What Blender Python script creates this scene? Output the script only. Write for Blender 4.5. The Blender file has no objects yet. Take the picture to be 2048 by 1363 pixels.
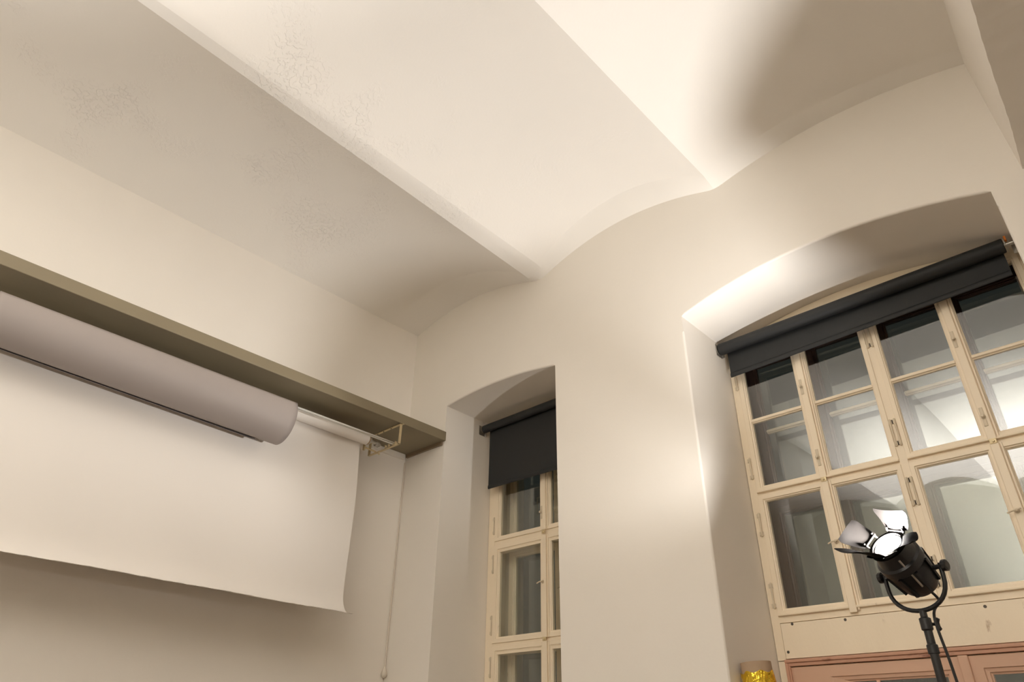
import bpy, bmesh, math, random
from mathutils import Vector, Matrix
random.seed(7)

# ------------------------------------------------------------------ camera
scene = bpy.context.scene
col = scene.collection
CAM = (4.7627, -3.6492, 1.55)
AZ, EL, ROLL = 0.75958532, 2.11026418, 0.01643775
FPX = 1390.5
cam_d = bpy.data.cameras.new('camera'); cam = bpy.data.objects.new('camera', cam_d); col.objects.link(cam)
cam_d.sensor_width = 36.0; cam_d.lens = FPX / 2048.0 * 36.0; cam_d.clip_start = 0.05
CR = Matrix.Rotation(AZ, 3, 'Z') @ Matrix.Rotation(EL, 3, 'X') @ Matrix.Rotation(ROLL, 3, 'Z')
cam.matrix_world = Matrix.Translation(CAM) @ CR.to_4x4()
scene.camera = cam

# ------------------------------------------------------------------ world, exposure
w = bpy.data.worlds.new('night'); scene.world = w; w.use_nodes = True
w.node_tree.nodes['Background'].inputs[0].default_value = (0.010, 0.011, 0.010, 1)
w.node_tree.nodes['Background'].inputs[1].default_value = 1.0
vs = scene.view_settings
vs.view_transform = 'Standard'; vs.look = 'None'; vs.gamma = 1.0; vs.use_curve_mapping = False
vs.exposure = 1.05
scene.cycles.max_bounces = 14; scene.cycles.diffuse_bounces = 8
scene.cycles.transparent_max_bounces = 16
LAMP_W, SPILL_W = 30.0, 138.0
LAMP_COL = (1.0, 0.975, 0.95)

# unseen fill light added behind the camera, bounced off the vault
bd = bpy.data.lights.new('bounce_fill', 'SPOT'); bd.energy = 2150.0; bd.color = (1.0, 0.98, 0.965); bd.spot_size = math.radians(86); bd.spot_blend = 1.0; bd.shadow_soft_size = .06
bo = bpy.data.objects.new('bounce_fill', bd); bo.location = (4.1, -5.9, 0.8); bo.rotation_euler = (math.radians(180), 0, 0); col.objects.link(bo)

# ------------------------------------------------------------------ helpers
ORG = {}
def ray(u, v):
    return (CR @ Vector(((u - 1024) / FPX, -(v - 681.5) / FPX, -1.0))).normalized()
def on_y(u, v, y):
    d = ray(u, v); t = (y - CAM[1]) / d.y; return Vector(CAM) + d * t
def on_x(u, v, x):
    d = ray(u, v); t = (x - CAM[0]) / d.x; return Vector(CAM) + d * t

def obj(name, bm, mat, parent=None, smooth=False, angle=35, loc=None):
    """link a bmesh given in world coordinates as one mesh object"""
    org = Vector(loc) if loc is not None else (ORG[parent.name] if parent else Vector((0, 0, 0)))
    if org.length > 0:
        bmesh.ops.translate(bm, verts=bm.verts, vec=-org)
    bmesh.ops.recalc_face_normals(bm, faces=bm.faces)
    me = bpy.data.meshes.new(name); bm.to_mesh(me); bm.free()
    if smooth:
        for p in me.polygons: p.use_smooth = True
        me.set_sharp_from_angle(angle=math.radians(angle))
    me.materials.append(mat)
    o = bpy.data.objects.new(name, me); col.objects.link(o)
    if parent: o.parent = parent
    else: o.location = org
    ORG[o.name] = org
    return o
def empty(name, loc):
    o = bpy.data.objects.new(name, None); o.location = loc; o.empty_display_size = 0.1
    col.objects.link(o); ORG[o.name] = Vector(loc); return o
def tag(o, label=None, cat=None, group=None, kind=None):
    if label: o['label'] = label
    if cat: o['category'] = cat
    if group: o['group'] = group
    if kind: o['kind'] = kind
    return o
def B(): return bmesh.new()
def box(bm, x0, x1, y0, y1, z0, z1, bev=0.0):
    vs_ = [bm.verts.new((x, y, z)) for x in (x0, x1) for y in (y0, y1) for z in (z0, z1)]
    fs = [(0, 1, 3, 2), (4, 6, 7, 5), (0, 4, 5, 1), (2, 3, 7, 6), (0, 2, 6, 4), (1, 5, 7, 3)]
    faces = [bm.faces.new([vs_[i] for i in f]) for f in fs]
    if bev > 0:
        es = list({e for f in faces for e in f.edges})
        bmesh.ops.bevel(bm, geom=es, offset=bev, segments=2, affect='EDGES', profile=0.5)
    return bm
def frame_of(d):
    d = Vector(d).normalized()
    a = Vector((0, 0, 1)) if abs(d.z) < 0.9 else Vector((1, 0, 0))
    u = d.cross(a).normalized(); return u, d.cross(u).normalized()
def lathe(bm, p0, axis, prof, n=24, cap0=True, cap1=True, u=None, sx=1.0):
    """prof: list of (distance along axis, radius)"""
    axis = Vector(axis).normalized(); p0 = Vector(p0)
    if u is None: u, v = frame_of(axis)
    else: u = Vector(u); v = axis.cross(u)
    rings = []
    for t, r in prof:
        c = p0 + axis * t
        rings.append([bm.verts.new(c + (u * math.cos(2*math.pi*k/n) * sx + v * math.sin(2*math.pi*k/n)) * r) for k in range(n)])
    for a, b in zip(rings, rings[1:]):
        for k in range(n): bm.faces.new((a[k], a[(k+1) % n], b[(k+1) % n], b[k]))
    if cap0: bm.faces.new(rings[0])
    if cap1: bm.faces.new(rings[-1][::-1])
    return bm
def cyl(bm, p0, p1, r0, r1=None, n=16):
    d = Vector(p1) - Vector(p0)
    return lathe(bm, p0, d, [(0, r0), (d.length, r0 if r1 is None else r1)], n)
def tube(bm, pts, r, n=10, cap=True):
    pts = [Vector(p) for p in pts]; rings = []; u = None
    for i, p in enumerate(pts):
        d = (pts[min(i+1, len(pts)-1)] - pts[max(i-1, 0)]).normalized()
        if u is None: u, v = frame_of(d)
        else:
            u = (u - d * u.dot(d)).normalized(); v = d.cross(u)
        rings.append([bm.verts.new(p + (u*math.cos(2*math.pi*k/n) + v*math.sin(2*math.pi*k/n)) * r) for k in range(n)])
    for a, b in zip(rings, rings[1:]):
        for k in range(n): bm.faces.new((a[k], a[(k+1) % n], b[(k+1) % n], b[k]))
    if cap: bm.faces.new(rings[0]); bm.faces.new(rings[-1][::-1])
    return bm
def smoothpts(pts, k=6):
    pts = [Vector(p) for p in pts]; out = []
    for i in range(len(pts)-1):
        a, b, c, d = pts[max(i-1, 0)], pts[i], pts[i+1], pts[min(i+2, len(pts)-1)]
        for j in range(k):
            t = j / k
            out.append(0.5*((2*b) + (c-a)*t + (2*a-5*b+4*c-d)*t*t + (3*b-a-3*c+d)*t**3))
    out.append(pts[-1]); return out
def grid(bm, rows):
    vr = [[bm.verts.new(p) for p in r] for r in rows]
    for a, b in zip(vr, vr[1:]):
        for k in range(len(a)-1): bm.faces.new((a[k], a[k+1], b[k+1], b[k]))
    return vr
def slab(bm, rows, off):
    """thick sheet: grid plus offset copy"""
    off = Vector(off); n, m = len(rows), len(rows[0])
    a = grid(bm, rows); b = grid(bm, [[Vector(p) + off for p in r] for r in rows])
    ring = [(i, 0) for i in range(n)] + [(n-1, j) for j in range(1, m)] + [(i, m-1) for i in range(n-2, -1, -1)] + [(0, j) for j in range(m-2, 0, -1)]
    for (i, j), (k, l) in zip(ring, ring[1:] + ring[:1]):
        bm.faces.new((a[i][j], a[k][l], b[k][l], b[i][j]))
    return bm
def ring(bm, x0, x1, z0, z1, wl, wr, wb, wt, y0, y1, mould=True):
    """joinery frame with a stepped moulding towards the opening; front face at y0"""
    prof = [(0, y1), (0, y0+.003), (.04, y0), (.66, y0), (.70, y0+.007), (.88, y0+.009), (.93, y0+.016), (1, y0+.018), (1, y1)] if mould else [(0, y1), (0, y0), (1, y0), (1, y1)]
    L = []
    for f, y in prof:
        L.append([bm.verts.new(p) for p in ((x0+f*wl, y, z0+f*wb), (x1-f*wr, y, z0+f*wb), (x1-f*wr, y, z1-f*wt), (x0+f*wl, y, z1-f*wt))])
    for a, b in zip(L, L[1:] + L[:1]):
        for k in range(4): bm.faces.new((a[k], a[(k+1) % 4], b[(k+1) % 4], b[k]))
    return bm

# ------------------------------------------------------------------ materials
def mat(name, base, rough=0.6, metal=0.0, noise=None, bump=None, emit=None, spec=0.5, second=None, stretch=(1, 1, 1)):
    """noise=(scale, amount) tints the base; second=(colour, scale, threshold) adds worn patches; bump=[(scale, strength, detail)]"""
    m = bpy.data.materials.new(name); m.use_nodes = True
    nt = m.node_tree; N = nt.nodes; L = nt.links; bs = N['Principled BSDF']
    bs.inputs['Base Color'].default_value = (*base, 1); bs.inputs['Roughness'].default_value = rough
    bs.inputs['Metallic'].default_value = metal; bs.inputs['Specular IOR Level'].default_value = spec
    tc = N.new('ShaderNodeTexCoord'); mp = N.new('ShaderNodeMapping'); mp.inputs['Scale'].default_value = stretch
    L.new(tc.outputs['Object'], mp.inputs['Vector']); vec = mp.outputs['Vector']
    cur = None
    if noise:
        nz = N.new('ShaderNodeTexNoise'); nz.inputs['Scale'].default_value = noise[0]; nz.inputs['Detail'].default_value = 6
        L.new(vec, nz.inputs['Vector'])
        mx = N.new('ShaderNodeMix'); mx.data_type = 'RGBA'
        mx.inputs['A'].default_value = (*[c*(1-noise[1]) for c in base], 1); mx.inputs['B'].default_value = (*[min(1, c*(1+noise[1])) for c in base], 1)
        L.new(nz.outputs['Fac'], mx.inputs['Factor']); cur = mx.outputs['Result']
    if second:
        nz = N.new('ShaderNodeTexNoise'); nz.inputs['Scale'].default_value = second[1]; nz.inputs['Detail'].default_value = 8; nz.inputs['Roughness'].default_value = .65
        L.new(vec, nz.inputs['Vector'])
        rp = N.new('ShaderNodeValToRGB'); rp.color_ramp.elements[0].position = second[2]; rp.color_ramp.elements[1].position = min(1, second[2]+.06)
        L.new(nz.outputs['Fac'], rp.inputs['Fac'])
        mx = N.new('ShaderNodeMix'); mx.data_type = 'RGBA'; L.new(rp.outputs['Color'], mx.inputs['Factor'])
        if cur: L.new(cur, mx.inputs['A'])
        else: mx.inputs['A'].default_value = (*base, 1)
        mx.inputs['B'].default_value = (*second[0], 1); cur = mx.outputs['Result']
    if cur: L.new(cur, bs.inputs['Base Color'])
    prev = None
    for b in (bump or []):
        nz = N.new('ShaderNodeTexNoise'); nz.inputs['Scale'].default_value = b[0]; nz.inputs['Detail'].default_value = b[2]
        L.new(vec, nz.inputs['Vector'])
        h = nz.outputs['Fac']
        if len(b) > 3:                       # patches only: mask by a larger noise
            n2 = N.new('ShaderNodeTexNoise'); n2.inputs['Scale'].default_value = b[3]; n2.inputs['Detail'].default_value = 3; L.new(vec, n2.inputs['Vector'])
            rp = N.new('ShaderNodeValToRGB'); rp.color_ramp.elements[0].position = .52; rp.color_ramp.elements[1].position = .72
            L.new(n2.outputs['Fac'], rp.inputs['Fac'])
            r2 = N.new('ShaderNodeValToRGB'); r2.color_ramp.elements[0].position = .50; r2.color_ramp.elements[1].position = .56
            L.new(h, r2.inputs['Fac'])
            mu = N.new('ShaderNodeMath'); mu.operation = 'MULTIPLY'; L.new(rp.outputs['Color'], mu.inputs[0]); L.new(r2.outputs['Color'], mu.inputs[1]); h = mu.outputs[0]
            if len(b) > 4:                   # flaking is confined to the vaults away from the window wall
                sx_ = N.new('ShaderNodeSeparateXYZ'); L.new(tc.outputs['Object'], sx_.inputs[0])
                mr = N.new('ShaderNodeMapRange'); mr.inputs['From Min'].default_value = -.55; mr.inputs['From Max'].default_value = -1.7; L.new(sx_.outputs['Y'], mr.inputs['Value'])
                m4 = N.new('ShaderNodeMath'); m4.operation = 'MULTIPLY'; L.new(h, m4.inputs[0]); L.new(mr.outputs['Result'], m4.inputs[1]); h = m4.outputs[0]
        bp = N.new('ShaderNodeBump'); bp.inputs['Strength'].default_value = b[1]; bp.inputs['Distance'].default_value = 0.01
        L.new(h, bp.inputs['Height'])
        if prev: L.new(prev, bp.inputs['Normal'])
        prev = bp.outputs['Normal']
    if prev: L.new(prev, bs.inputs['Normal'])
    if emit:
        bs.inputs['Emission Color'].default_value = (*emit[0], 1); bs.inputs['Emission Strength'].default_value = emit[1]
    return m
def glass_mat(name, ior, tint=(.965, .98, .965)):
    m = bpy.data.materials.new(name); m.use_nodes = True; nt = m.node_tree; N = nt.nodes; L = nt.links
    N.remove(N['Principled BSDF'])
    tr = N.new('ShaderNodeBsdfTransparent'); tr.inputs[0].default_value = (*tint, 1)
    gl = N.new('ShaderNodeBsdfGlossy'); gl.inputs['Roughness'].default_value = 0.0; gl.inputs[0].default_value = (1, 1, 1, 1)
    lw = N.new('ShaderNodeLayerWeight'); lw.inputs['Blend'].default_value = .5
    pw = N.new('ShaderNodeMath'); pw.operation = 'POWER'; L.new(lw.outputs['Facing'], pw.inputs[0]); pw.inputs[1].default_value = 5
    fr = N.new('ShaderNodeMath'); fr.operation = 'MULTIPLY_ADD'; L.new(pw.outputs[0], fr.inputs[0]); fr.inputs[1].default_value = 1 - ior; fr.inputs[2].default_value = ior
    nz = N.new('ShaderNodeTexNoise'); nz.inputs['Scale'].default_value = 2.2; nz.inputs['Detail'].default_value = 1
    tc = N.new('ShaderNodeTexCoord'); L.new(tc.outputs['Object'], nz.inputs['Vector'])
    bp = N.new('ShaderNodeBump'); bp.inputs['Strength'].default_value = .05; bp.inputs['Distance'].default_value = .02
    L.new(nz.outputs['Fac'], bp.inputs['Height']); L.new(bp.outputs['Normal'], gl.inputs['Normal'])
    mx = N.new('ShaderNodeMixShader'); L.new(fr.outputs[0], mx.inputs[0]); L.new(tr.outputs[0], mx.inputs[1]); L.new(gl.outputs[0], mx.inputs[2])
    L.new(mx.outputs[0], N['Material Output'].inputs['Surface'])
    return m
M = {}
M['plaster'] = mat('wall_plaster', (.81, .767, .705), .85, noise=(3, .02), bump=[(2.2, .10, 3), (45, .05, 4)], spec=.25)
M['vault'] = mat('ceiling_plaster', (.83, .795, .742), .88, noise=(2, .02), bump=[(2.0, .12, 3), (34, .55, 8, 1.25, True), (60, .05, 4)], spec=.2)
M['rear'] = mat('rear_wall_paint', (.56, .54, .47), .8, noise=(3, .03))
M['floor'] = mat('floor_boards', (.13, .088, .058), .5, noise=(3, .25), stretch=(1, 8, 1))
M['cream'] = mat('cream_paint', (.87, .755, .585), .42, noise=(5, .05), second=((.50, .37, .24), 9, .67), bump=[(60, .10, 5)], stretch=(1, 1, .35))
M['lining'] = mat('lining_paint', (.60, .55, .43), .5, noise=(4, .05), bump=[(40, .08, 4)])
M['pink'] = mat('worn_pink_paint', (.64, .41, .29), .5, noise=(4, .10), second=((.36, .19, .12), 7, .66), bump=[(30, .15, 5)], stretch=(.25, 1, 1))
M['pinkmould'] = mat('dark_pink_moulding', (.56, .31, .21), .5, noise=(6, .15), second=((.25, .10, .06), 9, .62), bump=[(40, .15, 5)], stretch=(.3, 1, 1))
M['glass'] = glass_mat('pane_glass', .085)
M['blind'] = mat('blackout_fabric', (.0125, .0135, .014), .6, noise=(8, .12), bump=[(5, .10, 4), (400, .1, 2)])
M['metal'] = mat('galvanised_metal', (.52, .50, .46), .35, .9, noise=(30, .15))
M['chrome'] = mat('steel_pipe', (.70, .72, .72), .22, 1.0)
M['brass'] = mat('yellow_zinc_iron', (.70, .58, .36), .45, .55, noise=(14, .2), second=((.36, .20, .10), 16, .64))
M['darkmetal'] = mat('dark_iron', (.10, .085, .07), .5, .6, noise=(30, .2))
M['shelf'] = mat('olive_grey_paint', (.235, .195, .125), .55, noise=(3, .10), bump=[(30, .10, 5)], second=((.36, .31, .23), 26, .72))
M['batten'] = mat('brown_batten', (.20, .145, .09), .6, noise=(8, .2), stretch=(.3, 1, 1))
M['whitewood'] = mat('white_painted_batten', (.78, .74, .67), .5, noise=(8, .05))
M['paper'] = mat('white_backdrop_paper', (.80, .76, .715), .75, noise=(1.3, .02), bump=[(1.6, .22, 3)], spec=.2)
M['greypaper'] = mat('grey_backdrop_paper', (.335, .295, .275), .60, noise=(2.0, .06), bump=[(2.5, .30, 4)], spec=.3, stretch=(1, .5, 1))
M['card'] = mat('cardboard', (.42, .30, .20), .8, noise=(20, .08))
M['foil'] = mat('crumpled_gold_foil', (.86, .60, .06), .16, 1.0, bump=[(13, 1.0, 3), (42, .6, 2)])
M['black'] = mat('black_enamel', (.013, .013, .014), .34, noise=(20, .2), bump=[(90, .05, 3)])
M['matte'] = mat('matt_black_paint', (.0034, .0029, .0026), .7, noise=(12, .15), spec=.03)
M['rubber'] = mat('black_rubber', (.02, .02, .02), .6)
M['reflector'] = mat('reflector_metal', (.85, .83, .80), .25, .9)
M['lamp'] = mat('lit_lens', (.05, .05, .05), .3, emit=((1.0, .93, .82), 5.0), bump=[(50, .5, 2)])
M['white'] = mat('white_plastic', (.72, .66, .57), .45)
M['ivory'] = mat('ivory_enamel', (.66, .57, .43), .4, noise=(15, .08))
M['orange'] = mat('orange_plastic', (.75, .22, .03), .4)
M['oxblood'] = mat('dark_red_paint', (.085, .045, .038), .45, noise=(6, .2), bump=[(40, .08, 4)])
M['dark'] = mat('brick_outer_reveal', (.20, .19, .16), .9, noise=(6, .2))

# ------------------------------------------------------------------ room shell
NB = dict(x0=2.877, x1=4.712, zl=4.129, zr=4.109, rise=.145, yb=.60)      # big niche
NN = dict(x0=.516, x1=1.762, zl=4.205, zr=4.160, rise=.055, yb=.56)       # narrow niche
def arch_z(n, x):
    t = (x - n['x0']) / (n['x1'] - n['x0']); return n['zl']*(1-t) + n['zr']*t + n['rise']*4*t*(1-t)
RX, RY = 7.4, -7.2
def build_wall_back():
    bm = B(); top = 5.45; D = 1.02
    def strip(xa, xb, za, zb, zc=None):
        zc = zb if zc is None else zc
    def quad(*p): bm.faces.new([bm.verts.new(q) for q in p])
    for a, b in ((0, NN['x0']), (NN['x1'], NB['x0']), (NB['x1'], RX)):
        quad((a, 0, 0), (b, 0, 0), (b, 0, 4.0), (a, 0, 4.0)); quad((a, 0, 4.0), (b, 0, 4.0), (b, 0, top), (a, 0, top))
    for n, sill in ((NN, .95), (NB, 0.0)):
        k = 72; xs = [n['x0'] + (n['x1']-n['x0'])*i/k for i in range(k+1)]
        for a, b in zip(xs, xs[1:]):
            quad((a, 0, arch_z(n, a)), (b, 0, arch_z(n, b)), (b, 0, top), (a, 0, top))
            quad((a, 0, arch_z(n, a)), (b, 0, arch_z(n, b)), (b, D, arch_z(n, b)), (a, D, arch_z(n, a)))
        for x in (n['x0'], n['x1']):
            quad((x, 0, sill), (x, D, sill), (x, D, 4.0), (x, 0, 4.0)); quad((x, 0, 4.0), (x, D, 4.0), (x, D, arch_z(n, x)), (x, 0, arch_z(n, x)))
        quad((n['x0'], 0, sill), (n['x1'], 0, sill), (n['x1'], D, sill), (n['x0'], D, sill))
        if sill > 0: quad((n['x0'], 0, 0), (n['x1'], 0, 0), (n['x1'], 0, sill), (n['x0'], 0, sill))
    bmesh.ops.remove_doubles(bm, verts=bm.verts, dist=1e-4)
    o = obj('wall_back', bm, M['plaster'])
    bv = o.modifiers.new('bevel', 'BEVEL'); bv.width = .014; bv.segments = 4; bv.limit_method = 'ANGLE'; bv.angle_limit = math.radians(50)
    tag(o, 'cream plastered wall with two deep arched window niches', 'wall', kind='structure')
build_wall_back()
def wall(name, x0, x1, y0, y1, z0, z1, m, label, cat):
    tag(obj(name, box(B(), x0, x1, y0, y1, z0, z1), m), label, cat, kind='structure')
wall('wall_left', -.12, 0, RY, 0.0, 0, 5.6, M['plaster'], 'cream plastered wall behind the hanging paper backdrop', 'wall')
wall('wall_right', RX, RX+.12, RY, 0, 0, 5.6, M['plaster'], 'cream plastered wall beyond the ceiling arch', 'wall')
wall('wall_front', -.12, RX+.12, RY-.12, RY, 0, 5.6, M['rear'], 'grey-green painted wall opposite the windows', 'wall')
wall('floor', -.12, RX+.12, RY-.12, 1.1, -.1, 0, M['floor'], 'brown boarded studio floor', 'floor')

def sm(t): t = max(0, min(1, t)); return t*t*(3-2*t)
B2, B3 = 3.255, 4.90
def z_wall(x):
    def raw(x):
        if x < 1.61: t = x/1.61; return 5.130*(1-t) + 5.035*t + .148*4*t*(1-t)
        if x < B2: t = (x-1.61)/(B2-1.61); return 5.035 + .175*4*t*(1-t)
        t = min(1.05, (x-B2)/(4.845-B2)); return 5.035*(1-t) + 5.006*t + .112*4*t*(1-t)
    s = 0; W = 0
    for i in range(-6, 7):
        g = math.exp(-(i/3.2)**2); s += g*raw(max(0, x + i*.018)); W += g
    return s/W
def ceiling_row(y):
    xl = 1.525 - .0375*y; xr = 1.695 - .016*y
    pts = []
    for i in range(45):
        t = i/44; pts.append((xl*t, 5.130*(1-t) + 5.075*t + .235*4*t*(1-t), 1))
    for i in range(1, 4):
        t = i/4; pts.append((xl + (xr-xl)*t, 5.075 + .012*t, 1))
    for i in range(45):
        t = i/44; pts.append((xr + (B2-xr)*t, 5.095*(1-t) + 5.075*t + .262*4*t*(1-t), 2))
    for i in range(1, 45):
        t = i/44; pts.append((B2 + (B3-B2)*t, 5.075*(1-t) + 5.010*t + .128*4*t*(1-t), 3))
    row = []
    for x, z, b in pts:
        if b == 1: Lr = .34 - .14*x
        elif b == 2: Lr = .13
        else: Lr = .15 - .05*(x-B2)/(B3-B2)
        k = max(0, min(1, 1 + y/Lr)); k = k if k < .5 else k
        row.append((x, y, z*(1-k) + z_wall(x)*k))
    return row
bm = B(); ys = [.02, 0] + [-.015*i for i in range(1, 27)] + [-.5 - .2*i for i in range(0, 34)]
ys = [y for y in ys if y > RY] + [RY]
grid(bm, [ceiling_row(min(y, 0))if y <= 0 else [(p[0], .02, p[2]) for p in ceiling_row(0)] for y in ys])
tag(obj('ceiling', bm, M['vault'], smooth=True, angle=14), 'white plastered ceiling of shallow barrel vaults meeting in ridges', 'ceiling', kind='structure')

# low transverse arch at the right: bright side face, then the flat-arched soffit
def on_z(u, v, z):
    d = ray(u, v); t = (z - CAM[2]) / d.z; return Vector(CAM) + d * t
E_ = [on_y(2045, 338, 0.0), on_z(2032, 290, 4.195), on_z(2017, 237, 4.225), on_z(1990, 160, 4.265), on_z(1963, 76, 4.30), on_z(1941, 0, 4.33),
      Vector((4.955, -1.6, 4.40)), Vector((4.96, -2.6, 4.47)), Vector((4.96, -3.6, 4.49)), Vector((4.96, -5.5, 4.42)), Vector((4.96, RY, 4.15))]
Es = smoothpts(E_)
bm = B(); rows = []
for i, e in enumerate(Es):
    ox = 4.845 + .028*min(1, -e.y/.5)
    fy = sm(min(1, -e.y/.6))
    r = [Vector((4.60, e.y, 5.24)), Vector((ox-.012, e.y, 5.10))]
    for k in range(9):
        t = k/8; p = Vector((ox, e.y, 5.05)).lerp(e, t); p.x = ox + (e.x-ox)*(t**1.3); r.append(p)
    wob = .004*math.sin(i*2.3)
    r[-1] = r[-1] + Vector((wob*.4, 0, wob)); e2 = r[-1]
    r += [e2 + Vector((.008, 0, -.002)), e2 + Vector((.3, 0, .0)), e2 + Vector((.60, 0, .0)), Vector((e2.x+.60, e.y, 5.25))]
    rows.append(r)
rows.insert(0, [Vector((p.x, .03, p.z)) for p in rows[0]])
grid(bm, rows)
tag(obj('trim_1', bm, M['plaster'], smooth=True, angle=40), 'plastered arch springing from the back wall at the right edge', 'arch', kind='structure')
wall('trim_2', 5.6, RX, RY, 0, 5.16, 5.3, M['vault'], 'flat plastered ceiling strip beyond the arch', 'ceiling')

# ------------------------------------------------------------------ windows
def pane(parent, x0, x1, z0, z1, y):
    return obj('pane', box(B(), x0-.004, x1+.004, y, y+.003, z0-.004, z1+.004), M['glass'], parent)
def bar(parent, x0, x1, z0, z1, y):
    bm = B(); zc = (z0+z1)/2; h = (z1-z0)/2
    prof = [(y+.03, -h*.9), (y+.012, -h*.9), (y+.008, -h*.55), (y, -h*.35), (y, h*.35), (y+.008, h*.55), (y+.012, h*.9), (y+.03, h*.9)]
    a = [bm.verts.new((x0-.003, p[0], zc+p[1])) for p in prof]; b = [bm.verts.new((x1+.003, p[0], zc+p[1])) for p in prof]
    for k in range(len(prof)): bm.faces.new((a[k], a[(k+1) % 8], b[(k+1) % 8], b[k]))
    bm.faces.new(a); bm.faces.new(b[::-1])
    return obj('glazing_bar', bm, M['cream'], parent)
def hinge(parent, x, z0, z1, y):
    bm = B()
    lathe(bm, (x, y-.004, z0), (0, 0, 1), [(0, .004), (.004, .0065), (.028, .0065), (.029, .0055), ((z1-z0)-.029, .0055), ((z1-z0)-.028, .0065), ((z1-z0)-.004, .0065), ((z1-z0), .004)], 10)
    for zz in (z0+.006, z1-.03): box(bm, x-.016, x+.016, y-.0035, y+.001, zz, zz+.024)
    return obj('hinge', bm, M['ivory'], parent, True)
def latch(parent, x, z, y):
    bm = B()
    lathe(bm, (x, y+.001, z), (0, -1, 0), [(0, .016), (.004, .016), (.006, .013)], 16, u=(1, 0, 0), sx=.75)
    for dz in (-.032, .032): box(bm, x-.009, x+.009, y-.004, y+.001, z+dz-.022, z+dz+.022, .002)
    lathe(bm, (x, y, z), (0, -1, 0), [(0, .006), (.012, .005), (.014, .009), (.022, .010), (.026, .006)], 12)
    return obj('latch', bm, M['ivory'], parent, True)
def lever(parent, x, z, y):
    bm = B()
    lathe(bm, (x, y+.001, z), (0, -1, 0), [(0, .013), (.004, .013), (.006, .007), (.018, .006), (.022, .008), (.026, .004)], 14)
    tube(bm, smoothpts([(x+.022, y-.020, z+.006), (x, y-.021, z), (x-.02, y-.022, z-.002), (x-.042, y-.022, z-.010)], 4), .0045, 8)
    return obj('handle', bm, M['ivory'], parent, True)
def catch(parent, x, z, y):
    bm = B(); box(bm, x-.017, x+.017, y-.006, y+.001, z-.014, z+.014, .002); lathe(bm, (x+.002, y-.004, z-.002), (0, -1, 0), [(0, .006), (.01, .006), (.012, .004)], 10)
    return obj('catch', bm, M['brass'], parent, True)
def sash(parent, name, x0, x1, z0, z1, g, y, bars=(), m='cream', drip=False, depth=.042):
    """g = glass opening (x0,x1,z0,z1)"""
    bm = ring(B(), x0, x1, z0, z1, g[0]-x0, x1-g[1], g[2]-z0, z1-g[3], y, y+depth)
    if drip: box(bm, x0+.002, x1-.002, y-.010, y+.004, z0, z0+.014, .004)
    s = obj(name, bm, M[m], parent)
    zs_ = [g[2]] + [v for b in bars for v in b] + [g[3]]
    for a, b in zip(zs_[0::2], zs_[1::2]): pane(s, g[0], g[1], a, b, y+.022)
    for b in bars: bar(s, g[0], g[1], b[0], b[1], y+.006)
    return s

# big window -----------------------------------------------------
Y2 = .60
W2 = tag(empty('window_2', (3.80, Y2, 2.05)), 'wide cream four-column casement window behind the studio lamp', 'window', kind='structure')
x0, x1 = NB['x0']+.004, NB['x1']-.004
bm = ring(B(), x0, x1, 2.2495, 4.10, .050, .050, .0365, .05, Y2+.008, Y2+.085, False)
for xa_, xb_ in ((x0, x0+.05), (x1-.05, x1)): box(bm, xa_, xb_, Y2+.008, Y2+.085, 2.05, 2.2495)
box(bm, 3.798, 3.840, Y2+.006, Y2+.085, 2.25, 4.08)                       # centre post
box(bm, x0+.04, x1-.04, Y2+.010, Y2+.085, 2.990, 3.062)                   # transom
obj('frame', bm, M['cream'], W2)
bm = B(); ks = 24                                                          # arched header over the sashes
xs = [x0 + (x1-x0)*i/ks for i in range(ks+1)]
slab(bm, [[(x, Y2+.02, 4.085) for x in xs], [(x, Y2+.02, arch_z(NB, x)-.002) for x in xs]], (0, .05, 0))
obj('header', bm, M['cream'], W2)
colsX = [(2.930, 3.362, 2.977, 3.318), (3.362, 3.798, 3.414, 3.762), (3.840, 4.262, 3.876, 4.220), (4.262, 4.694, 4.310, 4.652)]
for i, (a, b, ga, gb) in enumerate(colsX):
    lo = sash(W2, 'sash', a, b, 2.286, 3.016, (ga, gb, 2.328, 2.974), Y2, drip=True)
    up = sash(W2, 'sash', a, b, 3.034, 4.080, (ga, gb, 3.080, 4.03), Y2, bars=[(3.512, 3.548)], drip=True)
    if i in (0, 3):
        xh = 2.917 if i == 0 else 4.706
        for z in (2.33, 2.76): hinge(lo, xh, z, z+.15, Y2+.006)
        for z in (3.13, 3.78): hinge(up, xh, z, z+.15, Y2+.006)
    else:
        xh = 3.806 if i == 1 else 3.832
        for z in (2.338, 2.772): hinge(lo, xh, z, z+.165, Y2+.004)
        for z in (3.124, 3.78): hinge(up, xh, z, z+.168, Y2+.004)
for xm in (3.366, 4.268):
    for z0_, z1_ in ((2.262, 3.014), (3.034, 4.08)):
        bm = B(); box(bm, xm-.021, xm+.021, Y2-.014, Y2+.002, z0_, z1_, .004); box(bm, xm+.024, xm+.034, Y2-.006, Y2+.002, z0_+.01, z1_, .002)
        obj('astragal', bm, M['cream'], W2)
    latch(W2, xm-.010, 3.655, Y2-.014); latch(W2, xm-.004, 3.165, Y2-.014)
    lever(W2, xm-.006, 2.650, Y2-.014); catch(W2, xm, 3.024, Y2-.012)
bm = B(); box(bm, 2.936, 4.66, Y2-.002, Y2+.08, 2.056, 2.2445, .002)
apron = obj('apron_board', bm, M['cream'], W2)
for p in ((3.007, 2.237), (3.309, 2.231), (2.955, 2.091), (3.991, 2.225), (4.35, 2.226)):
    obj('screw', lathe(B(), (p[0], Y2-.001, p[1]), (0, -1, 0), [(0, .0085), (.002, .0075)], 12), M['darkmetal'], apron)
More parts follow.
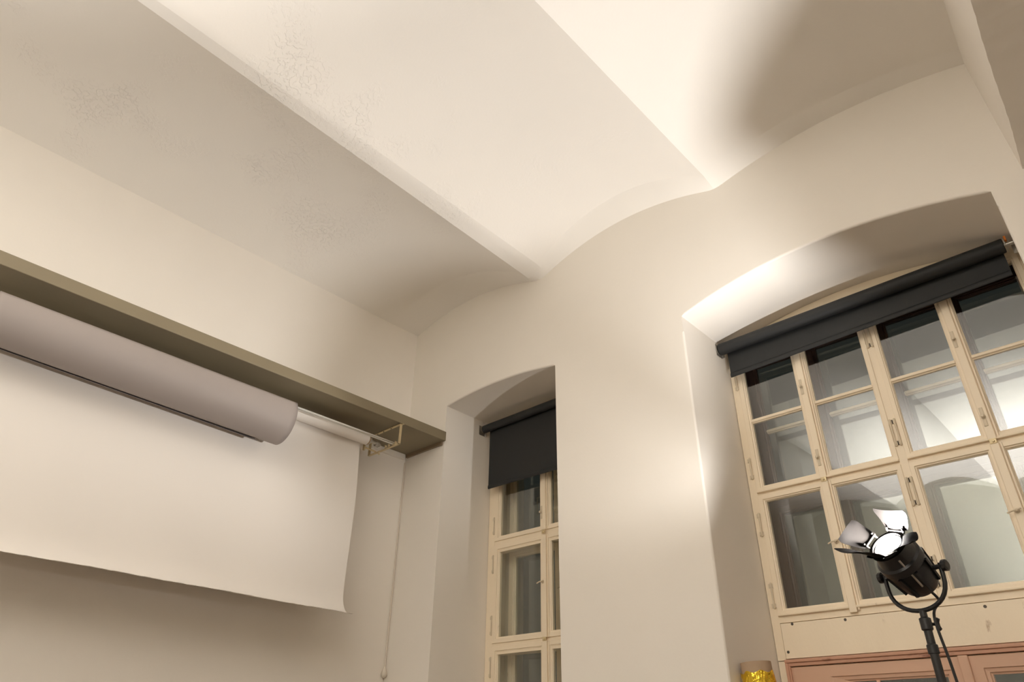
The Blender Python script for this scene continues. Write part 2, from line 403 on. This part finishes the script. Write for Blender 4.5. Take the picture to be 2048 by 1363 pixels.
# outer window of the box pair
YO = Y2 + .20
bm = ring(B(), x0, x1, 2.05, 4.10, .062, .062, .20, .06, YO+.01, YO+.08, False)
box(bm, 3.790, 3.848, YO+.01, YO+.08, 2.2, 4.06); box(bm, x0+.04, x1-.04, YO+.012, YO+.08, 2.955, 3.09)
obj('outer_frame', bm, M['oxblood'], W2)
for (a, b, ga, gb) in colsX:
    sash(W2, 'outer_sash', a, b, 2.26, 2.985, (ga+.012, gb-.012, 2.34, 2.935), YO, m='oxblood')
    sash(W2, 'outer_sash', a, b, 3.06, 4.07, (ga+.012, gb-.012, 3.125, 4.02), YO, bars=[(3.50, 3.535)], m='oxblood')
bm = B()
for x in (x0, x1-.012): box(bm, x, x+.012, Y2+.08, YO+.02, 2.05, 4.1)
box(bm, x0, x1, Y2+.08, YO+.02, 2.18, 2.20); box(bm, x0, x1, Y2+.08, YO+.02, 4.07, 4.085)
obj('box_lining', bm, M['oxblood'], W2)

# narrow window --------------------------------------------------
Y1 = .56
W1 = tag(empty('window_1', (1.14, Y1, .95)), 'tall narrow cream casement window beside the room corner', 'window', kind='structure')
x0, x1 = NN['x0']+.004, NN['x1']-.004
bm = ring(B(), x0, x1, .95, 4.16, .072, .072, .10, .05, Y1+.008, Y1+.08, False)
for za, zb in ((3.04, 3.112), (2.255, 2.318)): box(bm, x0+.05, x1-.05, Y1+.010, Y1+.08, za-.02, zb+.01)
obj('frame', bm, M['cream'], W1)
slab(bm := B(), [[(x0 + (x1-x0)*i/12, Y1+.02, 4.13) for i in range(13)], [(x0 + (x1-x0)*i/12, Y1+.02, arch_z(NN, x0 + (x1-x0)*i/12)-.002) for i in range(13)]], (0, .05, 0))
obj('header', bm, M['cream'], W1)
xm1 = 1.158
for (a, b, ga, gb) in ((.596, xm1, .654, 1.098), (xm1, 1.694, 1.214, 1.640)):
    for z0_, z1_, gz0, gz1 in ((1.02, 2.292, 1.10, 2.247), (2.316, 3.074, 2.362, 3.030), (3.114, 4.13, 3.156, 4.08)):
        s = sash(W1, 'sash', a, b, z0_, z1_, (ga, gb, gz0, gz1), Y1, bars=[(3.66, 3.695)] if z1_ > 4 else ())
        xh = .586 if a < 1 else 1.704
        for z in (z0_+.06, z1_-.22): hinge(s, xh, z, z+.15, Y1+.006)
for z0_, z1_ in ((1.02, 2.292), (2.316, 3.074), (3.114, 4.13)):
    bm = B(); box(bm, xm1-.024, xm1+.022, Y1-.014, Y1+.002, z0_, z1_, .004); box(bm, xm1+.026, xm1+.036, Y1-.006, Y1+.002, z0_, z1_, .002)
    obj('astragal', bm, M['cream'], W1)
latch(W1, xm1-.020, 3.255, Y1-.013); lever(W1, xm1-.012, 2.712, Y1-.014)
catch(W1, xm1, 3.094, Y1-.012); catch(W1, xm1, 2.304, Y1-.012)
YO = Y1 + .185
bm = ring(B(), x0, x1, .95, 4.16, .075, .075, .10, .06, YO+.01, YO+.08, False)
for za, zb in ((3.02, 3.16), (2.27, 2.36)): box(bm, x0+.05, x1-.05, YO+.012, YO+.08, za, zb)
obj('outer_frame', bm, M['lining'], W1)
for (a, b, ga, gb) in ((.596, 1.158, .662, 1.090), (1.158, 1.694, 1.222, 1.632)):
    for z0_, z1_, gz0, gz1 in ((1.02, 2.29, 1.10, 2.25), (2.34, 3.06, 2.39, 3.010), (3.12, 4.12, 3.17, 4.07)):
        s = sash(W1, 'outer_sash', a, b, z0_, z1_, (ga, gb, gz0, gz1), YO, m='cream')
        if a > 1: lever(s, 1.19, (z0_+z1_)/2, YO-.002)
bm = B()
for x in (x0, x1-.03): box(bm, x, x+.03, Y1+.08, YO+.02, .95, 4.15)
box(bm, x0, x1, Y1+.08, YO+.02, .95, .97); box(bm, x0, x1, Y1+.08, YO+.02, 4.13, 4.145)
obj('box_lining', bm, M['lining'], W1)

# pink balcony doors under the big window ------------------------
D1 = tag(empty('door_1', (3.8, Y2, 0)), 'worn pink glazed double door below the wide window', 'door', kind='structure')
bm = ring(B(), NB['x0']+.004, NB['x1']-.004, 0.0, 2.046, .05, .05, .03, .03, Y2+.01, Y2+.09, False)
obj('frame', bm, M['cream'], D1)
bm = B()
def mould(bm, pa, pb, out):
    box(bm, *pa)
    box(bm, *pb)
box(bm, 2.926, 4.69, Y2-.014, Y2+.012, 2.034, 2.052, .004); box(bm, 2.932, 4.684, Y2-.006, Y2+.012, 2.016, 2.034, .003)
obj('head_moulding', bm, M['pinkmould'], D1)
for xa in (2.926, 4.664):
    bm = B(); box(bm, xa, xa+.018, Y2-.012, Y2+.012, .02, 2.034, .004); box(bm, xa+.014, xa+.026, Y2-.005, Y2+.012, .02, 2.018, .003)
    obj('side_moulding', bm, M['pinkmould'], D1)
for (a, b, ga, gb) in ((2.952, 3.812, 3.27, 3.735), (3.846, 4.664, 3.932, 4.34)):
    bm = ring(B(), a, b, .02, 2.012, ga-a, b-gb, .75, 2.012-1.925, Y2+.004, Y2+.05)
    box(bm, a+.10, b-.10, Y2-.004, Y2+.01, .15, .62, .006)
    lf = obj('door_leaf', bm, M['pink'], D1)
    for zz0, zz1 in ((.77, 1.34), (1.37, 1.925)): pane(lf, ga, gb, zz0, zz1, Y2+.025)
    bar(lf, ga, gb, 1.34, 1.37, Y2+.010)
    if a < 3:
        vb = B(); box(vb, 3.395, 3.412, Y2+.012, Y2+.03, .77, 1.925); obj('glazing_bar', vb, M['pink'], lf)
bm = B(); box(bm, 3.806, 3.852, Y2-.012, Y2+.03, .02, 2.014, .005)
obj('astragal', bm, M['pink'], D1)
# outer leaf of the box door, closing the opening
bm = B(); ring(bm, NB['x0']+.004, NB['x1']-.004, 0, 2.05, .10, .10, .7, .10, Y2+.21, Y2+.26)
od = obj('outer_door', bm, M['lining'], D1); pane(od, NB['x0']+.104, NB['x1']-.104, .7, 1.95, Y2+.235)

# ------------------------------------------------------------------ roller blinds
def blind(name, label, xa, xb, y, z, r, fx0, fx1, zb0, zb1, n, orange=False):
    t = tag(empty(name, ((xa+xb)/2, y, z)), label, 'roller blind', group='dark roller blinds in the window niches')
    bm = lathe(B(), (xa, y, z), (1, 0, 0), [(0, r*.9), (.003, r), ((xb-xa)-.003, r), ((xb-xa), r*.9)], 28)
    obj('fabric_roll', bm, M['blind'], t, True)
    rows = []; yf = y + r - .004; nz = 14; nx = 30
    for i in range(nz+1):
        s = i/nz; row = []
        for j in range(nx+1):
            q = j/nx; x = fx0 + (fx1-fx0)*q; zb = zb0*(1-q) + zb1*q
            zz = z - .2*r + (zb + .02 - z)*s
            row.append((x, yf + .004*math.sin(s*3.1)*math.sin(q*9), zz))
        rows.append(row)
    obj('fabric', slab(B(), rows, (0, .0015, 0)), M['blind'], t, True)
    bm = B(); rr = []
    for i in range(13):
        a = 2*math.pi*i/12
        rr.append([(fx0 + (fx1-fx0)*q, yf + .006*math.cos(a), (zb0*(1-q)+zb1*q) + .014 + .018*math.sin(a)) for q in (0, .5, 1)])
    grid(bm, rr); obj('hem_bar', bm, M['blind'], t, True)
    for s, x, xn in ((-1, xa, n['x0']), (1, xb, n['x1'])):
        bm = B()
        xw = xn + .001 if s < 0 else xn - .001
        box(bm, min(xw, xw-s*.003), max(xw, xw-s*.003), y-.035, y+.045, z-.05, z+.04, .001)
        box(bm, min(xw, xw-s*.024), max(xw, xw-s*.024), y+.036, y+.042, z-.05, z+.04)
        cyl(bm, (xw, y, z), (x, y, z), .012, n=14)
        lathe(bm, (x+s*.006, y, z), (s, 0, 0), [(0, r*.95), (.003, r*.95)], 24)
        bk = obj('bracket', bm, M['metal'], t)
        if orange and s > 0:
            obj('drive_clip', box(B(), x+.010, x+.022, y-.03, y-.008, z+.012, z+.042, .003), M['orange'], bk)
    return t
blind('roller_blind', 'dark roller blind rolled up almost fully across the wide window', 2.893, 4.658, .478, 4.066, .043, 2.925, 4.640, 3.850, 3.895, NB, True)
blind('roller_blind', 'dark roller blind half lowered over the narrow window', .552, 1.715, .440, 4.115, .036, .592, 1.690, 3.555, 3.54, NN)

# ------------------------------------------------------------------ shelf and backdrop
sh = tag(empty('wall_shelf', (.27, -2.6, 3.868)), 'long olive-grey shelf high on the left wall above the backdrop rolls', 'shelf')
bm = B(); box(bm, .004, .537, -5.2, -.002, 3.868, 3.952, .004)
obj('board', bm, M['shelf'], sh)
bm = B(); box(bm, .03, .50, -.024, -.002, 3.838, 3.868, .002)
obj('end_batten', bm, M['batten'], sh)
bm = B(); box(bm, .002, .034, -5.2, -.03, 3.822, 3.867, .002)
obj('wall_batten', bm, M['whitewood'], sh)
def bracket(y, label):
    t = tag(empty('backdrop_bracket', (.335, y, 3.868)), label, 'bracket', group='flat iron brackets under the shelf')
    bm = B(); hw = .011; xa, xb, za, zb = .130, .532, 3.690, 3.867; th = .005
    box(bm, xa, xb, y-hw, y+hw, zb-th, zb); box(bm, xa, xb, y-hw, y+hw, za, za+th)
    box(bm, xa, xa+th, y-hw, y+hw, za, zb); box(bm, xb-th, xb, y-hw, y+hw, za, zb)
    box(bm, xb-.03, xb+.012, y-hw+.016, y+hw+.012, zb-.003, zb)
    obj('iron_frame', bm, M['brass'], t)
    for x in (.464, .375):
        bm = B()
        for s in (-1, 1): box(bm, x+s*.020-.003, x+s*.020+.003, y-.009, y+.009, za+th, za+th+.030)
        box(bm, x-.02, x+.02, y-.009, y+.009, za+th, za+th+.004)
        obj('hook', bm, M['brass'], t)
    for x in (.22, .30, .40):
        obj('screw', lathe(B(), (x, y, 3.8625), (0, 0, -1), [(0, .006), (.003, .005)], 10), M['darkmetal'], t)
    obj('wing_nut', lathe(B(), (.27, y, 3.690), (0, 0, -1), [(0, .004), (.012, .004), (.013, .009), (.020, .008)], 10), M['brass'], t)
bracket(-.485, 'flat iron bracket under the shelf end nearest the corner')
bracket(-3.62, 'flat iron bracket under the shelf at the backdrop\'s far end')
# white backdrop
RC = Vector((.288, 0, 3.752)); RR = .046
wp = tag(empty('paper_backdrop', (RC.x, -2.0, RC.z)), 'white seamless paper sheet hanging from its roll below the shelf', 'backdrop')
ya, yb = -.632, -3.40
obj('paper_roll', lathe(B(), (RC.x, ya, RC.z), (0, -1, 0), [(0, RR), (ya-yb, RR)], 36), M['paper'], wp, True)
bm = B(); lathe(bm, (RC.x, ya+.014, RC.z), (0, -1, 0), [(0, RR*.80), (0, RR*.93), (.02, RR*.93)], 32)
core = obj('core_tube', bm, M['card'], wp, True)
bm = B(); cyl(bm, (RC.x, ya+.03, RC.z), (RC.x, -.50, RC.z-.012), .014); lathe(bm, (RC.x, ya+.02, RC.z), (0, 1, 0), [(0, .034), (.012, .034), (.014, .02)], 20)
lathe(bm, (RC.x, -.545, RC.z-.01), (0, 1, 0), [(0, .022), (.01, .024), (.03, .024), (.034, .016)], 18)
obj('expander', bm, M['metal'], core, True)
bm = B(); cyl(bm, (RC.x-.06, -.60, RC.z-.045), (RC.x-.06, -.49, RC.z-.05), .007); box(bm, RC.x-.070, RC.x-.052, -.612, -.60, RC.z-.070, RC.z-.02)
obj('tension_arm', bm, M['brass'], core)
prof = [(.247, 3.752), (.2395, 3.70), (.262, 3.45), (.276, 3.24), (.279, 3.0), (.279, 2.80), (.284, 2.62), (.294, 2.525), (.318, 2.462), (.356, 2.417), (.405, 2.398), (.450, 2.392)]
pp = smoothpts([(a, 0, b) for a, b in prof], 4); rows = []
ny = 80
for i, p in enumerate(pp):
    s = i/(len(pp)-1); row = []
    for j in range(ny+1):
        q = j/ny; y = -.662 + (-3.375+.662)*q
        amp = min(1, s*2.2) * (1 - max(0, s-.75)*2.5)
        wv = .008*amp*(math.sin(q*9.5+s*3.1) + .6*math.sin(q*21+s*5.2+1.3))
        curl = sm((s-.62)/.38)
        xx = p.x + wv - curl*.10*(p.x-.279)*q*3
        row.append((xx, y + (.004*math.sin(s*6) if j == 0 else 0), p.z + curl*(.03*q + .0014*math.sin(q*170)*math.sin(q*61)*(i == len(pp)-1)) + curl*.0015*math.sin(q*23)))
    rows.append(row)
obj('paper_sheet', slab(B(), rows, (-.0012, 0, 0)), M['paper'], wp, True, 60)
# steel pipe and the grey roll hanging on it
pipe = tag(obj('steel_pipe', tube(B(), [(.464, -.462, 3.7125), (.464, -2, 3.7125), (.464, -3.66, 3.7125)], .0135, 18), M['chrome'], None, True, loc=(.464, -2.0, 3.7125)),
           'thin steel pipe carrying the grey paper roll under the shelf', 'pipe')
gr = tag(empty('grey_paper_roll', (.464, -2.4, 3.55)), 'large loose roll of dark grey backdrop paper hung on a pipe', 'paper roll')
def spiral(y, s):
    """cross-section: the sheet wraps over the pipe, about one turn and a half"""
    R0 = .166 - .022*s; zc = 3.7125 + .0145 - R0 + .003; xc = .464
    out = []; n = 90; tot = 2*math.pi*1.55
    for k in range(n+1):
        a = math.pi*.5 - tot*.45 + tot*k/n
        r = R0*(1 - .10*(1-k/n)) if k > 0 else R0*.9
        r = R0 - .012*(1 - k/n)
        if k/n > .80: r += .018*((k/n-.80)/.20)**2
        wob = 1 + .012*math.sin(3*a + y*2.1)
        out.append((xc + r*wob*math.cos(a), y, zc + (R0-.0) * (r/R0)*wob*math.sin(a)*1.0))
    return out
rows = [spiral(-1.462 - (3.30-1.462)*i/50 + .0, i/50) for i in range(51)]
bm = B(); vr = grid(bm, rows)
o = obj('rolled_sheet', bm, M['greypaper'], gr, True, 60)
so = o.modifiers.new('solid', 'SOLIDIFY'); so.thickness = .0015; so.offset = -1
rows = []
for i in range(41):
    s = i/40; y = -1.60 - (3.25-1.60)*s; R0 = .166 - .022*s; zc = 3.73 - R0
    rows.append([(.464 + (R0+.001+.006*k/10)*math.cos(a), y, zc + (R0+.001+.006*k/10)*math.sin(a)) for k, a in [(k, math.radians(-150 + 41*k/10)) for k in range(11)]])
bm = B(); grid(bm, rows)
o = obj('loose_edge', bm, M['greypaper'], gr, True, 60)
so = o.modifiers.new('solid', 'SOLIDIFY'); so.thickness = .0015

# ------------------------------------------------------------------ studio lamp
LR = on_y(1774.1, 1089.8, -.60)                                     # centre of the front ring
n_ = Vector((-.225, -.782, .581)).normalized()
t_ = Vector((.541, .395, .742)); e_ = (t_ - n_*t_.dot(n_)).normalized(); er = e_.cross(n_).normalized()
piv = Vector((n_.y, -n_.x, 0)).normalized() * -1                # yoke axis, horizontal
BC = LR - n_*.150
base = BC - Vector((0, 0, .150))
st = tag(empty('studio_lamp', (base.x, base.y, 0)), 'lit black studio lamp with open barn doors on a tall stand', 'lamp')
RL = .066
bm = B()
lathe(bm, LR - n_*.225, n_, [(0, .030), (0.0, .060), (.020, .072), (.085, .083), (.125, .085), (.130, .090), (.160, .090), (.166, .080), (.196, RL+.006), (.215, RL+.006), (.218, RL), (.218, RL-.006), (.190, RL-.008), (.186, .03)], 40, cap0=True, cap1=True)
hs = obj('housing', bm, M['black'], st, True, 30)
bm = B()                                                         # box-shaped cooling shell and fins
for k in range(8):
    a = 2*math.pi*(k+.5)/8; d = (e_*math.cos(a) + er*math.sin(a)); tt = n_.cross(d)
    p0 = LR - n_*.205 + d*.072; p1 = LR - n_*.100 + d*.0845
    vsq = [bm.verts.new(p + tt*s*.006 + d*h) for p in (p0, p1) for s in (-1, 1) for h in (0, .010)]
    for f in ((0, 1, 3, 2), (4, 6, 7, 5), (0, 4, 5, 1), (2, 3, 7, 6), (0, 2, 6, 4), (1, 5, 7, 3)): bm.faces.new([vsq[i] for i in f])
obj('cooling_fins', bm, M['black'], hs)
bm = B(); cyl(bm, LR - n_*.16 + er*.074 - e_*.050, LR - n_*.03 + er*.062 - e_*.042, .004)
obj('slide_rod', bm, M['metal'], hs)
bm = B(); lathe(bm, LR - n_*.040, n_, [(0, .0), (.0, .036), (.016, .0555), (.034, .0565)], 36, cap0=False, cap1=False)
obj('reflector', bm, M['reflector'], st, True)
lm = M['lamp'].node_tree; LN = lm.nodes
ge = LN.new('ShaderNodeNewGeometry'); vd = LN.new('ShaderNodeVectorMath'); vd.operation = 'DISTANCE'; vd.inputs[1].default_value = LR - n_*.030
lm.links.new(ge.outputs['Position'], vd.inputs[0])
m1 = LN.new('ShaderNodeMath'); m1.operation = 'MULTIPLY'; m1.inputs[1].default_value = 700.0; lm.links.new(vd.outputs['Value'], m1.inputs[0])
m2 = LN.new('ShaderNodeMath'); m2.operation = 'SINE'; lm.links.new(m1.outputs[0], m2.inputs[0])
m3 = LN.new('ShaderNodeMath'); m3.operation = 'MULTIPLY_ADD'; m3.inputs[1].default_value = .16; m3.inputs[2].default_value = .27; lm.links.new(m2.outputs[0], m3.inputs[0])
lm.links.new(m3.outputs[0], LN['Principled BSDF'].inputs['Emission Strength'])
bm = B(); lathe(bm, LR - n_*.036, n_, [(0, .050), (.003, .047), (.007, .036), (.010, .020), (.011, .004)], 32, cap0=False)
obj('lens', bm, M['lamp'], st, True, 60)
bm = B()
lathe(bm, LR, n_, [(-.008, RL-.004), (-.008, RL+.010), (.000, RL+.010), (.002, RL-.004), (-.008, RL-.004)], 40, cap0=False, cap1=False)
fr = obj('barn_door_frame', bm, M['matte'], st, True, 30)
def leaf(ev, hv, beta, hw, tw, ln, roundtip, ext=0.0, so=.006):
    ev = Vector(ev); hv = Vector(hv); d = (n_*math.cos(beta) + ev*math.sin(beta)).normalized()
    h0 = LR + n_*so + ev*(RL+.006); nn = d.cross(hv)
    rows = []
    for i in range(9):
        s = i/8; wd = hw + (tw-hw)*min(1, s*1.25)
        if s > .8: wd *= 1 - roundtip*((s-.8)/.2)**2
        c = .05*ln*math.sin(s*math.pi)
        rows.append([h0 + d*(s*ln) + hv*(q*wd + (ext*s*(1-q)*.5)) + nn*(c + .010*(q*q)) for q in [(-1 + 2*k/8) for k in range(9)]])
    o = obj('barn_door', slab(B(), rows, nn*.0016), M['matte'], st, True, 50)
    bm = B(); cyl(bm, h0 - hv*hw*.8, h0 + hv*hw*.8, .004, n=10)
    for s in (-1, 1):
        a = h0 + hv*s*hw*.7; cyl(bm, a - ev*.004 - n_*(so+.002), a + d*.012, .0045, n=8)
    obj('barn_door_hinge', bm, M['matte'], o)
leaf(e_, er, math.radians(20), .057, .085, .088, .10)
leaf(er, e_, math.radians(67.4), .040, .032, .136, .45)
leaf(-er, e_, math.radians(43), .042, .050, .100, .20, -.024, .018)
leaf(-e_, er, math.radians(35.5), .050, .060, .136, .25, -.032)
# yoke, socket, stand
bm = B(); hwy = .118; pts = []
for k in range(19):
    a = math.pi*k/18
    pts.append(BC + piv*(-hwy*math.cos(a)) + Vector((0, 0, -.034 - .112*math.sin(a)**.8)))
pts = [BC - piv*hwy + Vector((0, 0, .012))] + pts + [BC + piv*hwy + Vector((0, 0, .012))]
tube(bm, pts, .0085, 12)
for s in (-1, 1): cyl(bm, BC + piv*s*.075, BC + piv*s*(hwy+.004), .009)
obj('yoke', bm, M['black'], st, True)
for s in (-1, 1):
    bm = lathe(B(), BC + piv*s*(hwy+.004), piv*s, [(0, .014), (.006, .022), (.020, .022), (.024, .015)], 10)
    obj('tilt_knob', bm, M['black'], st)
bm = B(); lathe(bm, base - Vector((0, 0, .150)), (0, 0, 1), [(0, .020), (.03, .020), (.034, .015), (.08, .015), (.085, .021), (.125, .021), (.13, .013), (.152, .013)], 18)
sk = obj('socket', bm, M['black'], st, True)
bm = B(); sd = Vector((.73, .68, 0))
cyl(bm, base - Vector((0, 0, .045)), base - Vector((0, 0, .045)) + sd*.035, .006); box_c = base - Vector((0, 0, .045)) + sd*.045
lathe(bm, box_c - Vector((0, 0, .024)), (0, 0, 1), [(0, .004), (.006, .011), (.018, .007), (.030, .007), (.042, .012), (.048, .004)], 10)
obj('clamp_knob', bm, M['black'], sk, True)
bm = B(); lathe(bm, (base.x, base.y, .35), (0, 0, 1), [(0, .0175), (.62, .0175), (.62, .021), (.68, .021), (.68, .0155), (base.z-.15-.35, .0155)], 18)
obj('stand_pole', bm, M['black'], st, True, 30)
for k in range(3):
    a = 2*math.pi*k/3 + .5; d = Vector((math.cos(a), math.sin(a), 0)); c = Vector((base.x, base.y, 0))
    bm = B(); cyl(bm, c + Vector((0, 0, .85)) + d*.02, c + d*.48 + Vector((0, 0, .012)), .010); cyl(bm, c + Vector((0, 0, .38)) + d*.02, c + d*.25 + Vector((0, 0, .42)), .007)
    lg = obj('leg', bm, M['black'], st, True)
    obj('rubber_foot', lathe(B(), c + d*.48, (0, 0, 1), [(0, .014), (.03, .012)], 12), M['rubber'], lg)
cb = [BC - n_*.10 + Vector((.0, 0, .0)), BC - n_*.135 + Vector((.01, .01, -.02)), base + Vector((.030, .020, -.02)), base + Vector((.040, .03, -.2)), base + Vector((.050, .03, -.45)), base + Vector((.045, .03, -.9)), (base.x+.03, base.y, .4), (base.x+.2, base.y-.1, .01), (base.x+.8, base.y-.2, .008)]
obj('power_cable', tube(B(), smoothpts(cb, 8), .0052, 8), M['rubber'], st, True)
# the lamp's own light: the focused beam and the spill around it
for nm, watt, size, blend, dr in (('lamp_beam', LAMP_W, 92, 1.0, n_), ('lamp_spill', SPILL_W, 168, .45, Vector((-.12, -.10, .985)))):
    ld = bpy.data.lights.new(nm, 'SPOT'); ld.energy = watt; ld.color = LAMP_COL; ld.spot_size = math.radians(size); ld.spot_blend = blend; ld.shadow_soft_size = .016
    lo = bpy.data.objects.new(nm, ld); col.objects.link(lo)
    lo.location = LR - n_*.0105 - Vector((base.x, base.y, 0)); lo.rotation_euler = dr.to_track_quat('-Z', 'Y').to_euler(); lo.parent = st

# ------------------------------------------------------------------ gold foil tube in the niche corner
g0 = Vector((3.050, .19, 0)); g1 = Vector((2.964, .14, 1.992)); RG = .078
gd = (g1-g0).normalized(); GL = (g1-g0).length
gt = tag(empty('cardboard_tube', g0), 'brown cardboard tube wrapped in gold foil leaning in the niche corner', 'tube')
bm = B(); lathe(bm, g0 + Vector((0, 0, .004)), gd, [(0, RG-.005), (0, RG), (GL, RG), (GL, RG-.005), (0.02, RG-.005)], 40, cap0=False)
obj('tube_core', bm, M['card'], gt, True)
bm = B(); u, v = frame_of(gd); rows = []
for i in range(61):
    t = GL*.50*i/60 + (GL*.5 - .045); row = []
    for k in range(65):
        a = 2*math.pi*k/64; rr = RG + .0035 + .0028*random.random() + .002*math.sin(a*5 + i*.7)
        tt = t + (.006*math.sin(a*7) if i == 60 else 0)
        row.append(g0 + gd*tt + (u*math.cos(a) + v*math.sin(a))*rr)
    row[-1] = row[0]; rows.append(row)
vr = grid(bm, rows); bmesh.ops.remove_doubles(bm, verts=bm.verts, dist=1e-5)
obj('gold_foil', bm, M['foil'], gt)

# ------------------------------------------------------------------ cable down the room corner
cc = tag(empty('corner_cable', (.012, -.012, 2.08)), 'thin white cable in the room corner ending in an oval cap', 'cable')
obj('cable_line', tube(B(), [(.009, -.009, 3.80), (.008, -.008, 3.2), (.010, -.010, 2.6), (.012, -.012, 2.13)], .0048, 8), M['white'], cc, True)
bm = B(); ca = Vector((1, -1, 0)).normalized()
bmesh.ops.create_uvsphere(bm, u_segments=20, v_segments=14, radius=1)
for vv in bm.verts: vv.co = Vector((.022, -.022, 2.088)) + Vector((vv.co.x*.022, vv.co.y*.022, vv.co.z*.030 + max(0, vv.co.z)**3*.018))
obj('oval_cap', bm, M['white'], cc, True)
